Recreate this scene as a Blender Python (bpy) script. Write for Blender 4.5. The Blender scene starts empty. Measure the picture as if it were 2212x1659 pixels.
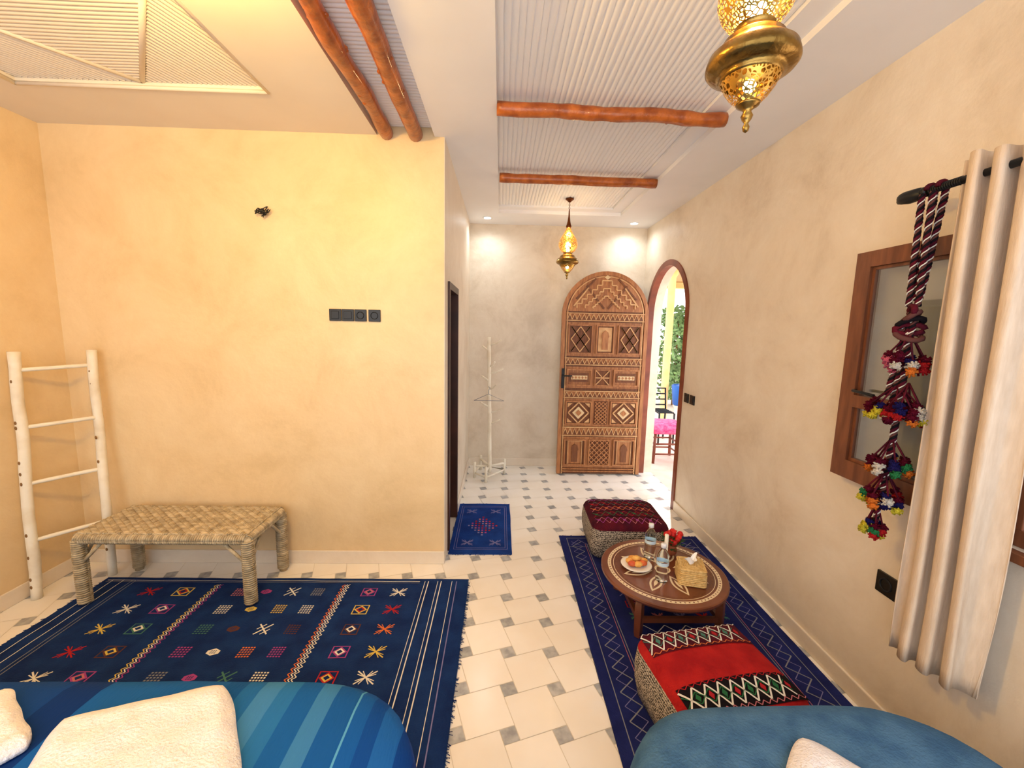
import bpy, math, random
from mathutils import Vector, Matrix, noise
random.seed(7)
pi=math.pi
S=bpy.context.scene
try:
    S.view_settings.view_transform='Standard'
    S.view_settings.look='None'
except Exception: pass

# ------------------------------------------------------------ materials
def lin(c):
    return tuple(((x/255)/12.92 if x/255<=.04045 else ((x/255+.055)/1.055)**2.4) for x in c)+(1.,)
def newmat(name):
    m=bpy.data.materials.new(name); m.use_nodes=True
    nt=m.node_tree; b=nt.nodes['Principled BSDF']; return m,nt,b
def N(nt,t,**k):
    n=nt.nodes.new(t)
    for a,v in k.items(): setattr(n,a,v)
    return n
def mat(name,c,rough=.6,c2=None,scale=5,bump=0,bscale=None,metal=0,spec=.5,stretch=None,detail=4,lo=.35,hi=.65,island=0,emis=None,es=0,trans=0,ior=1.45,coat=0,bdist=.01):
    m,nt,b=newmat(name); L=nt.links
    b.inputs['Base Color'].default_value=lin(c); b.inputs['Roughness'].default_value=rough
    b.inputs['Metallic'].default_value=metal; b.inputs['Specular IOR Level'].default_value=spec
    b.inputs['Transmission Weight'].default_value=trans; b.inputs['IOR'].default_value=ior
    b.inputs['Coat Weight'].default_value=coat
    if emis: b.inputs['Emission Color'].default_value=lin(emis); b.inputs['Emission Strength'].default_value=es
    tc=N(nt,'ShaderNodeTexCoord'); mp=N(nt,'ShaderNodeMapping'); L.new(tc.outputs['Object'],mp.inputs['Vector'])
    if stretch: mp.inputs['Scale'].default_value=stretch
    col=None
    if c2:
        n=N(nt,'ShaderNodeTexNoise'); n.inputs['Scale'].default_value=scale; n.inputs['Detail'].default_value=detail
        L.new(mp.outputs['Vector'],n.inputs['Vector'])
        r=N(nt,'ShaderNodeValToRGB'); r.color_ramp.elements[0].position=lo; r.color_ramp.elements[1].position=hi
        r.color_ramp.elements[0].color=lin(c); r.color_ramp.elements[1].color=lin(c2)
        L.new(n.outputs['Fac'],r.inputs['Fac']); col=r.outputs['Color']
    if island:
        g=N(nt,'ShaderNodeNewGeometry'); h=N(nt,'ShaderNodeHueSaturation'); mr=N(nt,'ShaderNodeMapRange')
        mr.inputs['To Min'].default_value=1-island; mr.inputs['To Max'].default_value=1+island
        L.new(g.outputs['Random Per Island'],mr.inputs['Value']); L.new(mr.outputs['Result'],h.inputs['Value'])
        if col: L.new(col,h.inputs['Color'])
        else: h.inputs['Color'].default_value=lin(c)
        col=h.outputs['Color']
    if col: L.new(col,b.inputs['Base Color'])
    if bump:
        n2=N(nt,'ShaderNodeTexNoise'); n2.inputs['Scale'].default_value=bscale or scale*3; n2.inputs['Detail'].default_value=5
        L.new(mp.outputs['Vector'],n2.inputs['Vector'])
        bp=N(nt,'ShaderNodeBump'); bp.inputs['Strength'].default_value=bump; bp.inputs['Distance'].default_value=bdist
        L.new(n2.outputs['Fac'],bp.inputs['Height']); L.new(bp.outputs['Normal'],b.inputs['Normal'])
    return m

def plaster(name,c,c2,c3,rough=.4):
    m,nt,b=newmat(name); L=nt.links
    tc=N(nt,'ShaderNodeTexCoord')
    n=N(nt,'ShaderNodeTexNoise'); n.inputs['Scale'].default_value=2.1; n.inputs['Detail'].default_value=9; n.inputs['Roughness'].default_value=.7; n.inputs['Distortion'].default_value=.4
    L.new(tc.outputs['Object'],n.inputs['Vector'])
    r=N(nt,'ShaderNodeValToRGB'); e=r.color_ramp.elements; e[0].position=.3; e[0].color=lin(c); e[1].position=.7; e[1].color=lin(c2)
    k=e.new(.48); k.color=lin(c3); L.new(n.outputs['Fac'],r.inputs['Fac'])
    L.new(r.outputs['Color'],b.inputs['Base Color'])
    n2=N(nt,'ShaderNodeTexNoise'); n2.inputs['Scale'].default_value=16; n2.inputs['Detail'].default_value=8; n2.inputs['Roughness'].default_value=.6; L.new(tc.outputs['Object'],n2.inputs['Vector'])
    bp=N(nt,'ShaderNodeBump'); bp.inputs['Strength'].default_value=.35; bp.inputs['Distance'].default_value=.008
    L.new(n2.outputs['Fac'],bp.inputs['Height']); L.new(bp.outputs['Normal'],b.inputs['Normal'])
    mr=N(nt,'ShaderNodeMapRange'); mr.inputs['To Min'].default_value=rough-.12; mr.inputs['To Max'].default_value=rough+.2
    L.new(n.outputs['Fac'],mr.inputs['Value']); L.new(mr.outputs['Result'],b.inputs['Roughness'])
    return m

M={}
M['wall']=plaster('lime_plaster',(208,192,170),(236,226,210),(225,212,193))
M['wally']=plaster('lamp_tinted_lime_plaster',(218,190,144),(238,214,172),(230,203,158))  # wall plaster again, warm lamp light mixed into its colour as yellow
M['skirt']=plaster('plinth_plaster',(222,208,188),(240,230,214),(232,219,201),.35)
M['ceilw']=mat('white_ceiling_paint',(240,239,240),.7,c2=(246,245,246),scale=2)
M['ceilb']=mat('cream_ceiling',(232,222,206),.7,c2=(238,229,214),scale=2)  # creamier tone on the left part of the ceiling
M['rib']=mat('plaster_reeds',(244,243,243),.75)
M['ribb']=mat('cream_plaster_reeds',(236,226,210),.75)
M['tile']=mat('cream_floor_tile',(246,242,236),.2,c2=(240,233,222),scale=3,island=.025)
M['tileg']=mat('grey_marble_tile',(150,152,156),.22,c2=(184,185,186),scale=25,island=.12)
M['grout']=mat('grout',(214,206,192),.8)
M['log']=mat('varnished_log',(140,66,18),.35,c2=(190,104,40),scale=3,stretch=(6,6,6),bump=.3,bscale=12,coat=.3)
M['pale']=mat('whitewashed_wood',(240,232,214),.6,c2=(220,206,180),scale=9,bump=.3,bscale=30,lo=.45,hi=.75)
M['bark']=mat('bark_patch',(130,95,55),.8)
M['rope']=mat('woven_palm_cord',(200,184,154),.75,c2=(166,148,118),scale=30,bump=.4,bscale=120,island=.2)
M['wd']=mat('carved_wood_dark',(96,54,30),.45,c2=(122,74,42),scale=8,stretch=(8,8,1))
M['wm']=mat('carved_wood_mid',(146,92,54),.42,c2=(178,122,76),scale=7,stretch=(8,8,1),bump=.3)
M['wl']=mat('carved_wood_light',(190,142,96),.5,c2=(210,170,122),scale=12)
M['inlay']=mat('bone_inlay',(212,186,146),.4)
M['frame']=mat('walnut_frame',(98,56,36),.35,c2=(128,78,50),scale=6,stretch=(6,6,1))
M['archf']=mat('mahogany_arch_frame',(110,52,34),.4,c2=(140,72,48),scale=6)
M['doord']=mat('dark_stained_door',(50,24,14),.4,c2=(74,36,22),scale=6)
M['black']=mat('black_plastic',(24,22,22),.3)
M['iron']=mat('wrought_iron',(40,42,46),.45,metal=.6)
M['curt']=mat('linen_curtain',(206,186,164),.85,c2=(218,199,178),scale=60,stretch=(1,1,.2),bump=.2,bscale=200)
M['navy']=mat('navy_wool',(22,52,108),.9,c2=(14,38,90),scale=9,bump=.5,bscale=160,spec=.15)
M['indigo']=mat('indigo_wool',(32,42,106),.9,c2=(24,32,88),scale=9,bump=.5,bscale=160,spec=.15)
M['matblue']=mat('royal_wool',(20,60,138),.9,c2=(14,48,118),scale=9,bump=.5,bscale=160,spec=.15)
for k,c in dict(tw=(222,220,216),ty=(206,184,96),to=(206,112,66),tr=(166,38,46),tp=(156,68,140),tg=(70,116,108),tgr=(128,132,144),tbr=(92,58,56),tpk=(186,114,126),tlv=(122,120,172),tk=(24,20,26),tgn=(44,104,68)).items():
    M[k]=mat('yarn_'+k,c,.9,spec=.1)
for k,nm,c in (('pm','maroon',(92,18,40)),('pr','red',(190,40,44)),('po','orange',(226,124,50)),('py','yellow',(226,210,66)),('pg','green',(50,130,80)),('pw','cream',(228,220,208)),('pn','navy',(36,32,90)),('pk','pink',(226,110,140))):
    M[k]=mat('pompom_'+nm,c,.95,spec=.05,bump=1,bscale=300)
M['red']=mat('red_wool',(176,34,34),.9,c2=(150,24,28),scale=12,bump=.5,bscale=140,spec=.15)
M['maroon']=mat('maroon_wool',(92,20,36),.9,c2=(64,16,34),scale=12,bump=.5,bscale=140,spec=.15)
M['teal']=mat('blue_wool_blanket',(78,118,156),.95,c2=(60,98,138),scale=14,bump=.6,bscale=150,spec=.1)
M['towel']=mat('terry_towel',(244,240,242),.95,c2=(234,230,234),scale=40,bump=1,bscale=170,spec=.1,bdist=.006)
M['brass']=mat('aged_brass',(176,142,78),.3,metal=1,c2=(116,90,46),scale=14,bump=.2,bscale=60)
M['copper']=mat('dark_copper',(110,62,34),.35,metal=1)
M['bulb']=mat('bulb_glow',(255,220,160),.4,emis=(255,214,140),es=30)
M['led']=mat('downlight_lens',(255,255,255),.4,emis=(255,252,245),es=14)
M['ring']=mat('downlight_ring',(245,245,245),.4)
M['tabw']=mat('table_walnut',(96,50,32),.3,c2=(122,68,44),scale=5,coat=.3)
M['cream']=mat('camel_bone_inlay',(230,212,178),.35)
M['plate']=mat('porcelain',(240,236,230),.2)
M['pastry']=mat('baked_pastry',(222,150,70),.6,c2=(240,190,100),scale=40)
M['apple']=mat('apple_skin',(186,56,44),.35,c2=(224,120,60),scale=20)
M['straw']=mat('woven_straw',(232,200,136),.7,c2=(206,166,100),scale=60,bump=.8,bscale=90)
M['tissue']=mat('paper_tissue',(250,250,250),.8)
M['pet']=mat('clear_pet',(240,248,252),.03,trans=1,ior=1.15)
M['water']=mat('water_label',(200,225,240),.3)
M['cap']=mat('bottle_cap',(235,240,245),.4)
M['leaf']=mat('leaf_green',(40,84,34),.6,island=.3)
M['petal']=mat('red_petals',(200,34,30),.6,island=.15)
M['clay']=mat('clay_pot',(150,80,50),.7)
M['wax']=mat('white_wax',(245,240,225),.5)
M['terr']=mat('terrace_paving',(226,206,192),.7,c2=(214,190,176),scale=6)
M['ocol']=mat('ochre_column',(240,190,120),.7,c2=(244,204,140),scale=5)
M['pinkw']=mat('pale_render',(236,214,198),.8,c2=(242,226,212),scale=3)
M['hedge']=mat('hedge_leaves',(110,142,88),.6,island=.4)
M['pink']=mat('magenta_cloth',(214,50,112),.8,c2=(234,110,156),scale=30)
M['blue']=mat('blue_paint',(30,90,170),.4)
M['reed']=mat('pergola_reed',(200,164,112),.8)

# glass
m,nt,b=newmat('window_glass'); L=nt.links
g=N(nt,'ShaderNodeBsdfGlossy'); g.inputs['Roughness'].default_value=.02; t=N(nt,'ShaderNodeBsdfTransparent'); t.inputs['Color'].default_value=(.86,.90,.93,1)
x=N(nt,'ShaderNodeMixShader'); x.inputs[0].default_value=.2; L.new(t.outputs[0],x.inputs[1]); L.new(g.outputs[0],x.inputs[2]); L.new(x.outputs[0],nt.nodes['Material Output'].inputs['Surface']); M['glass']=m
# pierced brass
m,nt,b=newmat('pierced_brass'); L=nt.links
b.inputs['Base Color'].default_value=lin((214,170,84)); b.inputs['Metallic'].default_value=1; b.inputs['Roughness'].default_value=.32
tc=N(nt,'ShaderNodeTexCoord'); v=N(nt,'ShaderNodeTexVoronoi'); v.feature='DISTANCE_TO_EDGE'; v.inputs['Scale'].default_value=110
L.new(tc.outputs['Object'],v.inputs['Vector'])
mt=N(nt,'ShaderNodeMath',operation='GREATER_THAN'); mt.inputs[1].default_value=.13; L.new(v.outputs['Distance'],mt.inputs[0])
t=N(nt,'ShaderNodeBsdfTransparent'); x=N(nt,'ShaderNodeMixShader'); L.new(mt.outputs[0],x.inputs[0]); L.new(b.outputs[0],x.inputs[1]); L.new(t.outputs[0],x.inputs[2])
L.new(x.outputs[0],nt.nodes['Material Output'].inputs['Surface']); M['pierced']=m
# striped blanket
m,nt,b=newmat('striped_blue_blanket'); L=nt.links; b.inputs['Roughness'].default_value=.85; b.inputs['Specular IOR Level'].default_value=.1
tc=N(nt,'ShaderNodeTexCoord'); sp=N(nt,'ShaderNodeSeparateXYZ'); L.new(tc.outputs['Object'],sp.inputs[0])
mr=N(nt,'ShaderNodeMapRange'); mr.inputs['From Min'].default_value=-1.4; mr.inputs['From Max'].default_value=0; L.new(sp.outputs['X'],mr.inputs['Value'])
r=N(nt,'ShaderNodeValToRGB'); r.color_ramp.interpolation='CONSTANT'
bands=[(-1.4,(16,60,130)),(-1.18,(10,46,110)),(-1.08,(22,86,160)),(-.76,(16,78,148)),(-.70,(30,98,166)),(-.655,(60,124,182)),(-.60,(38,108,172)),(-.55,(22,88,160)),(-.49,(56,120,178)),(-.44,(20,84,158)),(-.375,(84,158,205)),(-.368,(20,86,166)),(-.33,(14,70,150)),(-.29,(28,94,174)),(-.24,(12,62,140)),(-.2,(10,54,130))]
e=r.color_ramp.elements; e[0].position=0; e[0].color=lin(bands[0][1]); e[1].position=(bands[-1][0]+1.4)/1.4; e[1].color=lin(bands[-1][1])
for xx,c in bands[1:-1]:
    k=e.new((xx+1.4)/1.4); k.color=lin(c)
L.new(mr.outputs[0],r.inputs['Fac']); L.new(r.outputs[0],b.inputs['Base Color'])
n=N(nt,'ShaderNodeTexNoise'); n.inputs['Scale'].default_value=160; mp=N(nt,'ShaderNodeMapping'); mp.inputs['Scale'].default_value=(1,.12,1); L.new(tc.outputs['Object'],mp.inputs[0]); L.new(mp.outputs[0],n.inputs['Vector'])
bp=N(nt,'ShaderNodeBump'); bp.inputs['Strength'].default_value=.5; bp.inputs['Distance'].default_value=.004; L.new(n.outputs['Fac'],bp.inputs['Height']); L.new(bp.outputs[0],b.inputs['Normal'])
M['blanket']=m
def weave(name,c,c2,sc):
    m,nt,b=newmat(name); L=nt.links; b.inputs['Roughness'].default_value=.9
    tc=N(nt,'ShaderNodeTexCoord'); mp=N(nt,'ShaderNodeMapping'); mp.inputs['Rotation'].default_value=(0,0,.4); L.new(tc.outputs['Object'],mp.inputs[0])
    w=N(nt,'ShaderNodeTexWave',wave_type='BANDS',bands_direction='Z'); w.inputs['Scale'].default_value=sc; w.inputs['Distortion'].default_value=6; w.inputs['Detail'].default_value=1; w.inputs['Detail Scale'].default_value=6
    L.new(mp.outputs[0],w.inputs['Vector'])
    r=N(nt,'ShaderNodeValToRGB'); r.color_ramp.interpolation='CONSTANT'; r.color_ramp.elements[0].color=lin(c); r.color_ramp.elements[1].position=.5; r.color_ramp.elements[1].color=lin(c2)
    L.new(w.outputs['Fac'],r.inputs['Fac']); L.new(r.outputs[0],b.inputs['Base Color']); return m
M['side']=weave('zigzag_side_weave',(44,38,40),(186,174,158),26)

# ------------------------------------------------------------ builder
class B:
    def __init__(s,mtx=None): s.v=[];s.f=[];s.m=[];s.sm=[];s.mats=[];s.M=mtx or Matrix()
    def mi(s,k):
        m=M[k]
        if m not in s.mats: s.mats.append(m)
        return s.mats.index(m)
    def add(s,vs,fs,k,smooth=False):
        o=len(s.v); s.v+=[s.M@Vector(p) for p in vs]; i=s.mi(k)
        for f in fs: s.f.append([a+o for a in f]); s.m.append(i); s.sm.append(smooth)
    def box(s,x0,x1,y0,y1,z0,z1,k):
        s.add([(x0,y0,z0),(x1,y0,z0),(x1,y1,z0),(x0,y1,z0),(x0,y0,z1),(x1,y0,z1),(x1,y1,z1),(x0,y1,z1)],[(0,3,2,1),(4,5,6,7),(0,1,5,4),(1,2,6,5),(2,3,7,6),(3,0,4,7)],k)
    def prism(s,pts,a,b,k,axis='z'):
        n=len(pts)
        def P(p,h):
            return (p[0],p[1],h) if axis=='z' else ((p[0],h,p[1]) if axis=='y' else (h,p[0],p[1]))
        vs=[P(p,a) for p in pts]+[P(p,b) for p in pts]
        fs=[list(range(n))[::-1],list(range(n,2*n))]+[(i,(i+1)%n,n+(i+1)%n,n+i) for i in range(n)]
        s.add(vs,fs,k)
    def lathe(s,prof,c,k,seg=32,smooth=True,cap=True):
        vs=[];fs=[]
        for r,z in prof:
            for i in range(seg):
                a=2*pi*i/seg; vs.append((c[0]+r*math.cos(a),c[1]+r*math.sin(a),c[2]+z))
        for j in range(len(prof)-1):
            for i in range(seg):
                fs.append((j*seg+i,j*seg+(i+1)%seg,(j+1)*seg+(i+1)%seg,(j+1)*seg+i))
        if cap:
            fs.append(list(range(seg))[::-1]); fs.append([(len(prof)-1)*seg+i for i in range(seg)])
        s.add(vs,fs,k,smooth)
    def tube(s,pts,r,k,seg=8,cap=True,smooth=True):
        pts=[Vector(p) for p in pts]; n=len(pts); rr=r if isinstance(r,(list,tuple)) else [r]*n
        vs=[];fs=[]; t0=(pts[1]-pts[0]).normalized()
        u=t0.cross(Vector((0,0,1)))
        if u.length<.1: u=t0.cross(Vector((1,0,0)))
        u.normalize()
        for i,p in enumerate(pts):
            t=(pts[min(i+1,n-1)]-pts[max(i-1,0)]).normalized()
            u=(u-t*u.dot(t)).normalized(); w=t.cross(u)
            for j in range(seg):
                a=2*pi*j/seg; vs.append(p+(u*math.cos(a)+w*math.sin(a))*rr[i])
        for i in range(n-1):
            for j in range(seg): fs.append((i*seg+j,i*seg+(j+1)%seg,(i+1)*seg+(j+1)%seg,(i+1)*seg+j))
        if cap: fs.append(list(range(seg))[::-1]); fs.append([(n-1)*seg+j for j in range(seg)])
        s.add(vs,fs,k,smooth)
    def sph(s,c,r,k,seg=14,rings=9,nz=0,nf=30):
        if not isinstance(r,(list,tuple)): r=(r,r,r)
        vs=[];fs=[]
        for i in range(rings+1):
            th=pi*i/rings
            for j in range(seg):
                a=2*pi*j/seg; d=Vector((math.sin(th)*math.cos(a),math.sin(th)*math.sin(a),math.cos(th)))
                q=1+(nz*noise.noise((Vector(c)+d*.05)*nf) if nz else 0)
                vs.append((c[0]+d.x*r[0]*q,c[1]+d.y*r[1]*q,c[2]+d.z*r[2]*q))
        for i in range(rings):
            for j in range(seg): fs.append((i*seg+j,(i+1)*seg+j,(i+1)*seg+(j+1)%seg,i*seg+(j+1)%seg))
        s.add(vs,fs,k,True)
    def stroke(s,p,q,w,k,zf):
        p=Vector(p);q=Vector(q);d=q-p;L=d.length
        if L<1e-6: return
        nn=max(1,int(L/.025)); nrm=Vector((-d.y,d.x))/L*w/2; vs=[];fs=[]
        for i in range(nn+1):
            c=p+d*i/nn
            for sg in(1,-1):
                e=c+nrm*sg; vs.append((e.x,e.y,zf(e.x,e.y)))
        for i in range(nn): fs.append((2*i,2*i+1,2*i+3,2*i+2))
        s.add(vs,fs,k)
    def poly(s,pts,k,zf): s.add([(a,b,zf(a,b)) for a,b in pts],[list(range(len(pts)))],k)
    def obj(s,name,parent=None,bevel=0):
        me=bpy.data.meshes.new(name); me.from_pydata([tuple(p) for p in s.v],[],s.f)
        for m in s.mats: me.materials.append(m)
        me.polygons.foreach_set('material_index',s.m); me.polygons.foreach_set('use_smooth',s.sm); me.update()
        o=bpy.data.objects.new(name,me); S.collection.objects.link(o)
        if bevel:
            md=o.modifiers.new('b','BEVEL'); md.width=bevel; md.segments=2; md.limit_method='ANGLE'
        if parent: o.parent=parent
        return o
def empty(name,loc=(0,0,0)):
    e=bpy.data.objects.new(name,None); e.location=loc; S.collection.objects.link(e); return e
def cut(o,c):
    md=o.modifiers.new('x','BOOLEAN'); md.operation='DIFFERENCE'; md.object=c; md.solver='EXACT'
    dg=bpy.context.evaluated_depsgraph_get(); me=bpy.data.meshes.new_from_object(o.evaluated_get(dg))
    o.modifiers.clear(); o.data=me; bpy.data.objects.remove(c,do_unlink=True)

# ------------------------------------------------------------ room constants
XR,XC,XL,YL,YF,ZC,YB=1.497,-.334,-2.541,2.501,4.439,2.55,-1.3
WT=.14
b=B(); b.box(XL-.2,XC-.004,YL,YL+.12,-.05,ZC+.2,'wally'); b.obj('wall_partition')
b=B(); b.box(XC-.15,XC,YL+.001,YF+.2,-.05,ZC+.2,'wall'); w=b.obj('wall_corridor')
c=B(); c.box(XC-.3,XC+.1,2.65,3.2,-.2,1.78,'wall'); cut(w,c.obj('c'))
b=B(); b.box(XC,XR+WT,YF,YF+.2,-.05,ZC+.2,'wall'); b.obj('wall_back')
b=B(); b.box(XL-.2,XL,YB,YL,-.05,ZC+.2,'wally'); b.obj('wall_left')
b=B(); b.box(XR,XR+WT,YB,YF,-.05,ZC+.2,'wall'); w=b.obj('wall_right')
def archpts(cx,r,z0,zs,n=28): return [(cx-r,z0),(cx+r,z0)]+[(cx+r*math.cos(pi*i/n),zs+r*math.sin(pi*i/n)) for i in range(n+1)]
AC,AR,AS=3.815,.455,1.655
c=B(); c.prism([(AC-AR,-.2),(AC+AR,-.2)]+archpts(AC,AR,0,AS)[2:],XR-.1,XR+.4,'wall','x'); cut(w,c.obj('c'))
c=B(); c.box(XR-.1,XR+.4,.07,1.15,.90,1.84,'wall'); cut(w,c.obj('c'))
# floor
b=B()
b.box(XL-.2,XR+WT,YB,YL,-.12,-.0012,'grout'); b.box(XC-.2,XR+WT,YL,YF+.2,-.12,-.0012,'grout')
s_,L_=.062,.19; th=math.atan2(s_,L_); ct,st=math.cos(th),math.sin(th); sc=.2/math.hypot(s_,L_); g=.0014
def clip(poly,rect):
    for ax,val,sg in((0,rect[0],1),(0,rect[1],-1),(1,rect[2],1),(1,rect[3],-1)):
        out=[]
        for i in range(len(poly)):
            a=poly[i];c=poly[(i+1)%len(poly)]; ia=(a[ax]-val)*sg>=0; ic=(c[ax]-val)*sg>=0
            if ia: out.append(a)
            if ia!=ic:
                t=(val-a[ax])/(c[ax]-a[ax]); out.append((a[0]+t*(c[0]-a[0]),a[1]+t*(c[1]-a[1])))
        poly=out
        if len(poly)<3: return []
    return poly
big=[(g,g),(L_-g,g),(L_-g,L_-g),(g,L_-g)]; sm=[(L_+g,L_-s_+g),(L_+s_-g,L_-s_+g),(L_+s_-g,L_-g),(L_+g,L_-g)]
cx,cy=L_+s_/2,L_-s_/2
def tw(p,i,j):
    x=(p[0]-cx)*sc; y=(p[1]-cy)*sc
    return (x*ct-y*st+.06+.2*i, x*st+y*ct+1.362+.2*j)
for i in range(-15,10):
    for j in range(-15,18):
        for pl,k in((big,'tile'),(sm,'tileg')):
            q=[tw(p,i,j) for p in pl]
            for rect in((XL,XR,YB,YL),(XC,XR,YL,YF),(XR,XR+WT,AC-AR,AC+AR)):
                r_=clip(q,rect)
                if len(r_)>=3: b.add([(x,y,0) for x,y in r_],[list(range(len(r_)))],k)
b.obj('floor')
b=B(); b.box(XL,XC,YL-.012,YL,0,.085,'skirt'); b.obj('baseboard_partition',bevel=.004)
b=B(); b.box(XC,XR,YF-.012,YF,0,.085,'skirt'); b.obj('baseboard_back',bevel=.004)
b=B(); b.box(XL,XL+.012,YB,YL,0,.085,'skirt'); b.obj('baseboard_left',bevel=.004)
b=B(); b.box(XR-.012,XR,YB,AC-AR-.03,0,.085,'skirt'); b.obj('baseboard_right',bevel=.004)
b=B(); b.box(XC,XC+.012,3.24,YF,0,.085,'skirt'); b.obj('baseboard_corridor',bevel=.004)

# ------------------------------------------------------------ ceiling
def ribs(b,poly,ang,sp,z,k,h=.014):
    d=Vector((math.cos(ang),math.sin(ang))); n=Vector((-d.y,d.x))
    o=[Vector(p).dot(n) for p in poly]; a=min(o)+sp/2
    while a<max(o):
        hits=[]
        for i in range(len(poly)):
            p=Vector(poly[i]);q=Vector(poly[(i+1)%len(poly)]); dp=p.dot(n)-a; dq=q.dot(n)-a
            if dp*dq<0: t=dp/(dp-dq); hits.append((p+(q-p)*t).dot(d))
        if len(hits)>=2:
            t0,t1=min(hits),max(hits)
            if t1-t0>.01:
                vs=[];w=sp*.47
                ns=max(1,int((t1-t0)/.2))
                for m_ in range(ns+1):
                    tt=t0+(t1-t0)*m_/ns
                    jit=.0022*math.sin(a*311+tt*9)
                    for q_ in range(7):
                        aa=pi*q_/6; off=a+jit-w*math.cos(aa); P=d*tt+n*off; vs.append((P.x,P.y,z-h*math.sin(aa)))
                fs=[(m_*7+q_,m_*7+q_+1,m_*7+7+q_+1,m_*7+7+q_) for m_ in range(ns) for q_ in range(6)]
                b.add(vs,fs,k,True)
        a+=sp
def slab(b,X,Y,holes,k,z0,z1):
    xs=sorted(set([X[0],X[1]]+[h[0] for h in holes]+[h[1] for h in holes])); ys=sorted(set([Y[0],Y[1]]+[h[2] for h in holes]+[h[3] for h in holes]))
    for i in range(len(xs)-1):
        for j in range(len(ys)-1):
            mx=(xs[i]+xs[i+1])/2;my=(ys[j]+ys[j+1])/2
            if any(h[0]<mx<h[1] and h[2]<my<h[3] for h in holes): continue
            b.box(xs[i],xs[i+1],ys[j],ys[j+1],z0,z1,k)
b=B()
RA=(-.04,1.09,.3,4.01); RB=(-.71,-.39,.1,2.501); RC=(-2.22,-1.09,.75,2.11)
slab(b,(-.39,XR),(YB,YF),[RA],'ceilw',ZC,ZC+.05)
slab(b,(XL,-.39),(YB,YL),[RB,RC],'ceilb',ZC,ZC+.05)
slab(b,(RA[0],RA[1]),(RA[2],RA[3]),[(RA[0]+.0,RA[1]-.1,RA[2]+.1,RA[3]-.1)],'ceilw',ZC+.03,ZC+.051)
b.box(XL-.2,XR+WT,YB,YF+.2,ZC+.051,ZC+.2,'ceilw')
b.box(RC[0]-.0,RC[1]+.0,RC[2]-.0,RC[3]+.0,ZC+.035,ZC+.0505,'ribb')
ribs(b,[(RA[0],RA[2]+.1),(RA[1]-.1,RA[2]+.1),(RA[1]-.1,RA[3]-.1),(RA[0],RA[3]-.1)],pi/2,.027,ZC+.051,'rib',.007)
ribs(b,[(RB[0],RB[2]),(RB[1],RB[2]),(RB[1],YL),(RB[0],YL)],0,.024,ZC+.051,'rib',.009)
x0,x1,y0,y1=RC; mx,my=(x0+x1)/2,(y0+y1)/2; e=.012
dia=[(mx,y0),(x1,my),(mx,y1),(x0,my)]
zc=ZC+.035
ribs(b,dia,0,.021,zc,'ribb',.009)
for tri,an in(([(mx+e,y1),(x1,y1),(x1,my+e)],pi/2-.35),([(x0,my+e),(x0,y1),(mx-e,y1)],.9),([(x0,y0),(mx-e,y0),(x0,my-e)],pi/2),([(mx+e,y0),(x1,y0),(x1,my-e)],-.9)):
    ribs(b,tri,an,.021,zc,'ribb',.011)
for i in range(4):
    p=Vector(dia[i]);q=Vector(dia[(i+1)%4]); b.tube([(p.x,p.y,zc-.004),(q.x,q.y,zc-.004)],.013,'ribb',6)
for (a,c) in(((x0,y0),(x1,y0)),((x1,y0),(x1,y1)),((x1,y1),(x0,y1)),((x0,y1),(x0,y0))):
    b.tube([(a[0],a[1],ZC+.002),(c[0],c[1],ZC+.002)],.009,'ribb',6)
b.obj('ceiling')

def log(name,p,q,r,seed,amp=.01):
    random.seed(seed); b=B(); p=Vector(p);q=Vector(q);n=44; pts=[];rs=[]
    d=(q-p).normalized(); side=d.cross(Vector((0,0,1))).normalized()
    for i in range(n+1):
        t=i/n; pts.append(p+(q-p)*t+side*amp*noise.noise(Vector((t*4,seed,0)))+Vector((0,0,amp*.7*noise.noise(Vector((t*5,seed,9))))))
        rs.append(r*(1+.16*noise.noise(Vector((t*14,seed,3)))))
    b.tube(pts,rs,'log',14)
    for i in range(int((q-p).length*7)):
        t=random.uniform(.03,.97); a=random.uniform(pi*.9,pi*2.1); c=p+(q-p)*t+(side*math.cos(a)+Vector((0,0,math.sin(a))))*r*.85
        b.sph(c,(r*.3,r*.3,r*.22),'log',8,5)
    return b.obj(name)
log('ceiling_beam',(-.038,2.16,ZC-.005),(1.088,2.19,ZC-.005),.032,1)
log('ceiling_beam',(-.03,3.09,ZC-.005),(1.088,3.11,ZC-.005),.031,2)
log('ceiling_beam',(-.03,1.2,ZC-.005),(1.088,1.22,ZC-.005),.033,5)
log('ceiling_beam',(-.645,.1,ZC+.008),(-.655,2.498,ZC+.008),.036,3,.022)
log('ceiling_beam',(-.485,.1,ZC+.008),(-.495,2.498,ZC+.008),.040,4,.022)

def downlight(x,y,en=12):
    b=B(); b.lathe([(.045,-.004),(.047,-.002),(.045,0)],(x,y,ZC),'ring'); b.lathe([(.034,-.006),(.034,-.003)],(x,y,ZC),'led')
    o=b.obj('recessed_downlight')
    l=bpy.data.lights.new('downlight_lamp','SPOT'); l.energy=en; l.color=(.86,.95,1); l.spot_size=2.9; l.spot_blend=1; l.shadow_soft_size=.035
    lo=bpy.data.objects.new('downlight_lamp',l); lo.location=(x,y,ZC-.02); S.collection.objects.link(lo); lo.parent=o
for x,y in((-.15,4.19),(1.29,4.24)): downlight(x,y)

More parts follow.
